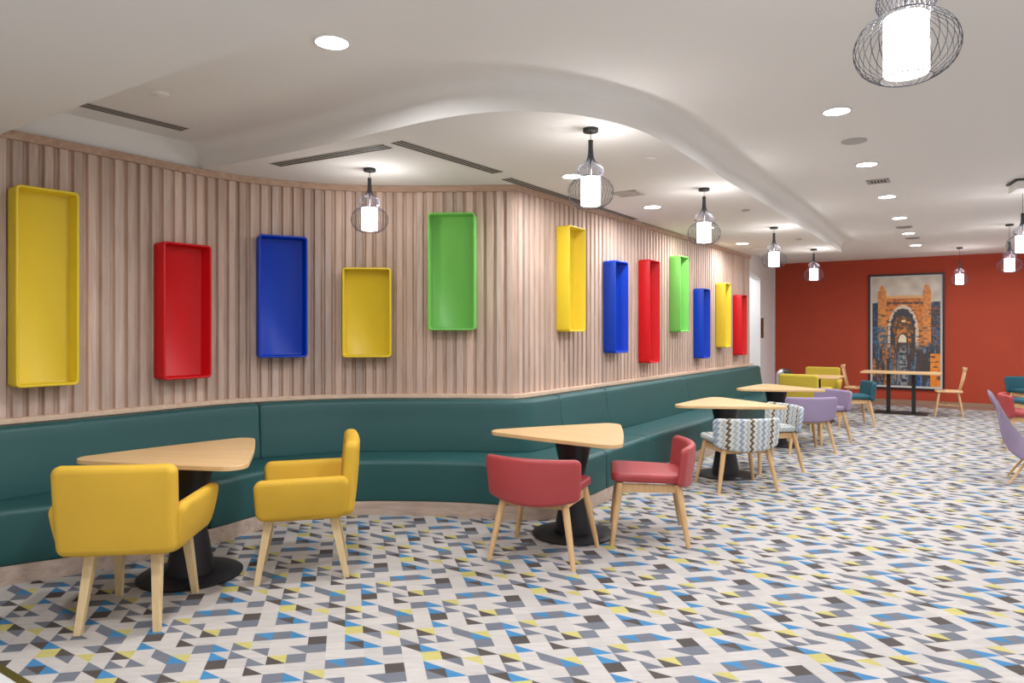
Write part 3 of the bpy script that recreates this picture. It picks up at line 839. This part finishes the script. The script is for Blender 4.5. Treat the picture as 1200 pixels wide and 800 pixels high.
# ------------------------------------------------------------------ framed picture on the red wall
def picture():
    s0, t0 = 0, T_END
    def at_px(x): 
        k = (x - 600) / 816; p = st(0, T_END)
        s = (k * p[1] - p[0]) / (A1[0] - k * A1[1]); return s
    L, Rr = PIC_L, PIC_R
    zt, zb = 2.665, .285
    c = st((L + Rr) / 2, T_END - .002); w = Rr - L; h = zt - zb
    t = empty('framed_picture', (c[0], c[1], zb), math.atan2(A1[1], A1[0]), 'tall framed painting of an orange archway, hung on the red wall', 'picture')
    fw, fd = .035, .04
    b = MB()
    for x0, x1, z0, z1 in ((-w / 2, w / 2, 0, fw), (-w / 2, w / 2, h - fw, h), (-w / 2, -w / 2 + fw, fw, h - fw), (w / 2 - fw, w / 2, fw, h - fw)):
        b.box(x0, x1, -fd, 0, z0, z1)
    b.obj('frame', M['frame_black'], t, bevel=.002)
    b = MB(); b.box(-w / 2 + fw, w / 2 - fw, -.018, -.004, fw, h - fw); b.obj('mount', mat('mount_board', rgb(208, 202, 196), .8), t)
    iw, ih = w - 2 * fw - .075, h - 2 * fw - .075
    NX, NY = 84, 150
    rng = random.Random(5)
    from mathutils import noise
    def nz(x, y, s): return noise.noise(Vector((x * s, y * s, 3.1)))
    def mixc(a, b_, k):
        k = max(0, min(1, k)); return tuple(a[i] + (b_[i] - a[i]) * k for i in range(3))
    cream = (214, 206, 190); orange = (212, 128, 50); dorange = (160, 84, 34); navy = (44, 52, 66); blue = (62, 96, 128); umber = (84, 62, 48); pale = (226, 196, 150); lamp = (232, 120, 20)
    def colour(x, y):               # x,y in 0..1, y from the top
        n1 = nz(x, y * 1.7, 7); n2 = nz(x + 5, y * 1.7, 22); n3 = nz(x * 3 + 9, y * .6, 9); n4 = nz(x * .6 + 2, y * 4, 16)
        c = mixc(cream, (190, 176, 160), .5 + n1)
        if y > .23 + .02 * n1 and (x < .12 or x > .80): c = mixc(navy, blue, .4 + n2 * 1.4 + n1)
        if y > .23 and x > .82 and n4 > .12: c = mixc(c, dorange, .7)
        # gate block
        gx = abs(x - .47)
        if .17 < y < .64 and gx < .36: c = mixc(orange, dorange, .3 + n2 * 1.2 + n4)
        if .17 < y < .19 and gx < .33: c = mixc(pale, orange, .4)
        if .225 < y < .245 and .2 < x < .75: c = mixc(dorange, navy, .5 + n2)
        for tx in (.15, .81):       # corner turrets
            if abs(x - tx) < .062 and .12 < y < .60: c = mixc((226, 142, 60), (180, 120, 80), .4 + n2 * 1.5 + (tx - x) * 4)
            if abs(x - tx) < .045 * math.sqrt(max(0, 1 - ((y - .12) / .05) ** 2)) and y <= .12: c = mixc(orange, pale, .3 + n2)
        if x < .28 and y > .45: c = mixc(c, blue, .55 + n2)
        # arched recess
        def arch(cx, hw, top, bot, sc=0):
            if y < top or y > bot: return False
            hh = hw * 1.05
            if y > top + hh: return abs(x - cx) < hw
            k = (top + hh - y) / hh
            return abs(x - cx) < hw * math.sqrt(max(0, 1 - k ** 2)) + sc * math.cos(math.atan2(hh * k, abs(x - cx) + 1e-6) * 16)
        if arch(.46, .225, .255, .66): c = mixc(pale, (200, 190, 180), .5 + n2)
        if arch(.46, .185, .285, .68, .012): c = mixc(navy, umber, .4 + n2 * 1.6)
        if arch(.46, .145, .33, .52) and y > .36: c = mixc(umber, orange, .15 + n4 * 1.2 + n2)
        if arch(.46, .12, .455, .70): c = mixc(orange, umber, .3 + n2 * 1.8)
        if arch(.455, .085, .51, .70): c = mixc(umber, navy, .4)
        if arch(.455, .06, .525, .60): c = mixc((232, 222, 196), pale, .4 + n2)
        if abs(x - .465) < .03 and .395 < y < .415: c = (236, 206, 150)
        # broken reflections in the lower part
        if y > .60:
            k = min(1, (y - .60) / .08)
            r = mixc(navy, umber, .5 + n3 * 1.6)
            if n3 > .12 and x < .36: r = mixc((190, 120, 60), umber, .3 + n2)
            if n3 < -.18: r = mixc(blue, (120, 136, 146), .4 + n2)
            if abs(x - .46) < .05 + .05 * (y - .6): r = mixc((156, 150, 142), navy, .4 + n2 + n4)
            if abs(x - .66) < .06 and y > .86: r = mixc((20, 96, 190), navy, .3 + n2)
            if x > .86 and y > .70: r = mixc(lamp, (226, 150, 50), .4 + n2)
            c = mixc(c, r, k)
        if n4 > .30 and y > .3 and abs(x - .47) > .1: c = mixc(c, navy, .7)
        return c
    vs = [(-iw / 2 + iw * i / NX, -.020, (h - ih) / 2 + ih * j / NY) for j in range(NY + 1) for i in range(NX + 1)]
    fs = []; cols = []
    for j in range(NY):
        for i in range(NX):
            a = j * (NX + 1) + i; fs.append((a, a + 1, a + NX + 2, a + NX + 1))
            cc_ = colour((i + .5) / NX, 1 - (j + .5) / NY); cols.append(tuple(lin(max(0, min(255, v))) for v in cc_))
    me = bpy.data.meshes.new('canvas'); me.from_pydata(vs, [], fs); me.update()
    q = NT('painted_canvas'); at = q.n('ShaderNodeAttribute'); at.attribute_name = 'tint'; q.l(at, q.b, 0, 0); q.b.inputs['Roughness'].default_value = .45
    o = link('canvas', me, q.m, t); tint_attr(me, cols)
PIC_L, PIC_R = -1.237, .129
def _off():   # place along the wall measured from the point straight behind x=8.59
    base = 8.59 * A1[0] + 14.07 * A1[1]
    return base
PIC_L += _off(); PIC_R += _off()
picture()

# narrow black and gold sign on the white corner wall
d_ = Vector((P2[0] - P1[0], P2[1] - P1[1])).normalized()
sg = empty('wall_sign', (P1[0] + d_.x * .14 + d_.y * .002, P1[1] + d_.y * .14 - d_.x * .002, 1.34), math.atan2(d_.y, d_.x), 'narrow black vertical sign with gold symbols on the white corner wall', 'sign')
b = MB(); b.box(-.09, .09, -.012, 0, 0, .42); pnl = b.obj('panel', M['frame_black'], sg, bevel=.002)
for k in range(4):
    b = MB(); z = .055 + k * .103
    b.lathe([(.004, -.004), (.042, -.004), (.042, 0), (.030, 0)], 20)
    M_ = Matrix.Translation((.0 + (.015 if k % 2 else -.015), -.013, z)) @ Matrix.Rotation(R(90), 4, 'X')
    b.v = [tuple(M_ @ Vector(v)) for v in b.v]
    b.box(-.05, .05, -.0145, -.011, z - .048, z - .040)
    b.obj('symbol', M['gold'], pnl)

# ------------------------------------------------------------------ ceiling fittings
# pendant lamps: canopy, cord, wire cage in a gourd shape, lit drum shade
def make_pendant(loc, drop, label, group):
    t = empty('pendant_lamp', loc, 0, label, 'pendant lamp', group)
    b = MB(); b.lathe([(.050, 0), (.050, -.020), (.046, -.024), (.008, -.026)], 32); b.obj('canopy', M['dark_plastic'], t, angle=50)
    b = MB(); b.tube([(0, 0, -.024), (0, 0, -drop - .01)], .0025, 6); b.obj('cord', M['dark_plastic'], t, smooth=True)
    z0 = -drop
    prof = [(.014, 0), (.014, -.03), (.015, -.07), (.019, -.105), (.030, -.135), (.052, -.155), (.073, -.168), (.083, -.188), (.082, -.208), (.070, -.226), (.066, -.234), (.085, -.245), (.115, -.265), (.137, -.295), (.147, -.33), (.143, -.365), (.124, -.40), (.096, -.422), (.074, -.433)]
    pr = catmull(prof, 3)
    b = MB(); NW = 34
    for k in range(NW):
        a = 2 * math.pi * k / NW
        b.tube([(r * math.cos(a), r * math.sin(a), z0 + z) for r, z in pr], .0012, 4)
    for r, z in ((.066, -.234), (.074, -.433)):
        b.tube([(r * math.cos(2 * math.pi * k / 40), r * math.sin(2 * math.pi * k / 40), z0 + z) for k in range(40)], .0018, 4, closed=True)
    b.obj('cage', M['wire'], t)
    b = MB(); b.lathe([(.004, .002), (.0155, 0), (.0155, -.07), (.019, -.10), (.024, -.118)], 20, cap=False)
    b.v = [(x, y, z + z0) for x, y, z in b.v]; b.obj('neck', M['dark_plastic'], t, smooth=True)
    b = MB(); b.tube([(0, 0, z0 - .10), (0, 0, z0 - .24)], .005, 8); b.obj('lamp_holder', M['dark_plastic'], t, smooth=True)
    b = MB(); b.lathe([(.010, -.242), (.060, -.242), (.063, -.246), (.063, -.416), (.060, -.420), (.010, -.420)], 36)
    b.v = [(x, y, z + z0) for x, y, z in b.v]; b.obj('lamp_shade', M['shade'], t, angle=50)
    bl = bpy.data.lights.new('bulb', 'POINT'); bl.energy = BULB_W; bl.shadow_soft_size = .03; bl.color = (1, .98, .98)
    bo = bpy.data.objects.new('bulb', bl); bo.location = (.035, 0, z0 - .215); C.objects.link(bo); bo.parent = t
    return t
g1 = 'gourd-shaped wire pendant lamps on the lower ceiling'
pn = make_pendant((.507, 4.49, 2.8), .075, 'wire cage pendant lamp hanging in the middle, above the second table', g1)
copy_tree(pn, (-1.145, 5.60, 2.8), 0, 'leftmost wire cage pendant lamp, in front of the slats above the short yellow tray', g1)
copy_tree(pn, (1.76, 6.38, 2.8), 0, 'wire cage pendant lamp hanging in front of the slat wall beside the small green tray', g1)
copy_tree(pn, (3.30, 8.77, 2.8), 0, 'wire cage pendant lamp hanging before the white corner wall', g1)
copy_tree(pn, (4.82, 11.12, 2.8), 0, 'farthest low-ceiling pendant lamp, seen against the left of the red wall', g1)
g2 = 'gourd-shaped wire pendant lamps on the higher ceiling'
make_pendant((1.217, 2.15, 3.0), .29, 'largest pendant lamp, at the top right edge close to the viewer', g2)
pu = make_pendant((8.10, 12.60, 3.0), .245, 'small pendant lamp in front of the red wall just right of the painting', g2)
copy_tree(pu, (7.03, 9.84, 3.0), 0, 'pendant lamp near the right edge, lower and behind the one cut by the frame', g2)
copy_tree(pu, (5.47, 7.46, 3.0), 0, 'pendant lamp cut off by the right edge beneath the white ceiling box', g2)

def downlight(loc, label, group, z):
    t = empty('downlight', (loc[0], loc[1], z), 0, label, 'ceiling light', group)
    b = MB(); b.lathe([(.082, .0), (.098, -.001), (.098, -.005), (.082, -.008)], 40, cap=False); b.obj('ring', M['trim_white'], t, smooth=True)
    b = MB(); b.lathe([(.001, -.006), (.083, -.006), (.083, -.002), (.001, -.002)], 40); b.obj('lens', M['lens'], t, angle=40)
    return t
def lamp(loc, z, w=None):
    l = bpy.data.lights.new('downlight_glow', 'AREA'); l.shape = 'DISK'; l.size = .16; l.energy = w or DOWNLIGHT_W; l.color = (.955, .98, 1.04)
    l.spread = R(170)
    o = bpy.data.objects.new('downlight_glow', l); o.location = (loc[0], loc[1], z - .012); C.objects.link(o)
g = 'round recessed downlights in the higher ceiling'
HI = [((-.936, 3.62), 'large round downlight at the upper left, alone in the higher ceiling'),
      ((2.22, 4.76), 'nearest downlight of the right-hand row running down the room'),
      ((3.20, 6.28), 'second nearest downlight of the long row, above the square ceiling grille'),
      ((4.20, 7.80), 'third downlight of the long row, just past the square ceiling grille'),
      ((5.16, 9.27), 'fourth downlight of the long row down the room'),
      ((6.12, 10.75), 'fifth downlight of the long row, second from its far end'),
      ((7.10, 12.25), 'last downlight of the long row, nearest the painting')]
dl = None
for p, lab in HI:
    if dl is None: dl = downlight(p, lab, g, 3.0)
    else: copy_tree(dl, (p[0], p[1], 3.0), 0, lab, g)
    lamp(p, 3.0)
g = 'round recessed downlights in the lower ceiling'
for p, lab in [((.51, 5.86), 'downlight half hidden behind the middle pendant lamp'), ((1.475, 7.32), 'downlight in the lower ceiling between the two middle pendants'),
               ((2.46, 8.80), 'downlight in the lower ceiling hidden behind the third pendant lamp'), ((3.44, 10.4), 'farthest downlight in the lower ceiling, above the last yellow tray')]:
    copy_tree(dl, (p[0], p[1], 2.8), 0, lab, g); lamp(p, 2.8, 15)
# unseen downlights added to light the room beside and behind the viewer
for s in (1.3, 3.4):
    for t in (1.2, 4.6, 8.0, 11.4, 14.6):
        if s == 1.3 and t in (1.2,): pass
        p = st(s, t)
        if p[0] / max(p[1], .1) < .72 and p[1] > 1: continue
        lamp(p, 3.0)
        copy_tree(dl, (p[0], p[1], 3.0), 0, 'unseen downlight added in the ceiling beyond the right edge of the view', 'added downlights beyond the right edge')
for s, t in ((-2.6, .9), (-.75, .9), (-.75, 2.7), (-2.6, -1.2), (-.5, -1.5), (2, -1.5)):
    p = st(s, t); zz = 2.8 if (s < 1.2 and -1.0 < t < 1.9) else 3.0
    zz = zz - .065 if zz < 2.9 else zz
    lamp(p, zz)
    copy_tree(dl, (p[0], p[1], zz), 0, 'unseen downlight added in the ceiling above or behind the viewer', 'added downlights behind the viewer')

lamp((4.1, 14.6), 3.0, 30)  # added lamp without a fitting, brightens the white corner wall

def slot(p, q, z, label, flip=1):
    d = Vector((q[0] - p[0], q[1] - p[1])); L = d.length; ang = math.atan2(d.y, d.x)
    t = empty('slot_diffuser', ((p[0] + q[0]) / 2, (p[1] + q[1]) / 2, z), ang, label, 'air vent', 'linear slot air diffusers in the ceiling')
    b = MB(); b.box(-L / 2, L / 2, -.055, .055, -.003, -.001); b.obj('slot_backing', M['slot'], t)
    for y in (-.055, -.018, .018, .055):
        b = MB(); w = .004
        b.box(-L / 2, L / 2, y - w, y + w, -.005, -.001); b.obj('blade', M['slot_metal'], t)
slot((-1.863, 5.468), (-.879, 4.911), 2.8, 'slot air vent in lower ceiling left of the middle, running across the room')
slot((-.794, 4.80), (-.112, 5.734), 2.8, 'slot air vent angled toward the wall corner, beside the middle pendant')
slot((-.044, 5.96), (1.43, 8.16), 2.8, 'longest slot air vent, starting at the wall corner behind the middle pendant')
slot((1.527, 8.38), (2.22, 9.388), 2.8, 'slot air vent past the longest one, above the blue and red trays')
slot((2.328, 9.60), (3.046, 10.66), 2.8, 'slot air vent behind the third pendant, above the green tray')
slot((3.12, 10.78), (3.70, 11.63), 2.8, 'slot air vent near the far end, second last along the slatted wall')
slot((3.76, 11.72), (4.02, 12.10), 2.8, 'shortest slot air vent at the far end of the slatted wall')
slot((-2.86, 4.60), (-2.44, 5.20), 3.0, 'slot air vent at the upper left, near the corner of the high ceiling')

def disc(p, z, r, m, label, cat, name):
    b = MB(); b.lathe([(r * .2, -.012), (r * .8, -.012), (r, -.006), (r, -.001)], 32)
    o = b.obj(name, m, angle=50); o.location = (p[0], p[1], z); return tag(o, label, cat)
disc((-2.223, 4.40), 3.0, .055, M['trim_white'], 'small white round detector on ceiling at the upper left, by the slot vent', 'smoke detector', 'smoke_detector')
disc((2.709, 5.514), 3.0, .095, M['grille'], 'round grey ceiling speaker between the two nearest row downlights', 'ceiling speaker', 'ceiling_speaker')
disc((1.043, 5.251), 2.8, .04, M['trim_white'], 'small round sprinkler plate to the right of the middle pendant', 'sprinkler', 'sprinkler')
disc((2.526, 7.523), 2.8, .045, M['grille'], 'small round sprinkler plate between the third and fourth pendants', 'sprinkler', 'sprinkler')
disc((4.082, 9.914), 2.8, .045, M['grille'], 'small round sprinkler plate between the two farthest low-ceiling pendants', 'sprinkler', 'sprinkler')
def grille(p, z, w, label, m=None):
    t = empty('ceiling_grille', (p[0], p[1], z), math.atan2(D1[1], D1[0]), label, 'air vent', 'square ceiling grilles')
    b = MB(); h = w / 2
    for x0, x1, y0, y1 in ((-h, h, -h, -h + .02), (-h, h, h - .02, h), (-h, -h + .02, -h, h), (h - .02, h, -h, h)): b.box(x0, x1, y0, y1, -.010, -.001)
    b.obj('frame', m or M['grille'], t)
    b = MB(); n = 7
    for i in range(1, n): y = -h + w * i / n; b.box(-h + .02, h - .02, y - .008, y + .004, -.008, -.002)
    b.obj('louvre', m or M['grille'], t)
    b = MB(); b.box(-h + .01, h - .01, -h + .01, h - .01, -.003, -.001); b.obj('backing', M['slot'] if m is None else M['grille'], t)
grille((3.677, 6.994), 3.0, .20, 'small square grille beside the long row of downlights, second from front')
grille((5.69, 10.1), 3.0, .20, 'small far grille between the fourth and fifth row downlights')
grille((6.50, 11.30), 3.0, .20, 'farthest ceiling grille, between the last two row downlights')
grille((1.10, 6.60), 2.8, .24, 'square grille just behind the middle pendant lamp', M['slot_metal'])
b = MB(); b.box(-.11, .11, -.11, .11, -.008, -.001)
o = b.obj('access_panel', M['trim_white'], bevel=.003); o.location = (3.927, 11.10, 2.8); o.rotation_euler = (0, 0, math.atan2(D1[1], D1[0])); tag(o, 'small pale square access panel in the lower ceiling near its far end', 'access panel')
# white box unit hung from the ceiling at the right edge
cu = empty('ceiling_projector', (5.26, 6.95, 3.0), math.atan2(A1[1], A1[0]) + .2, 'white box unit under a thin dark plate, on ceiling at the right edge', 'projector')
b = MB(); b.box(-.24, .24, -.16, .16, -.016, -.001); b.obj('mounting_plate', M['dark_plastic'], cu, bevel=.002)
b = MB(); b.box(-.22, .22, -.15, .15, -.10, -.017); b.obj('body', M['trim_white'], cu, bevel=.01)
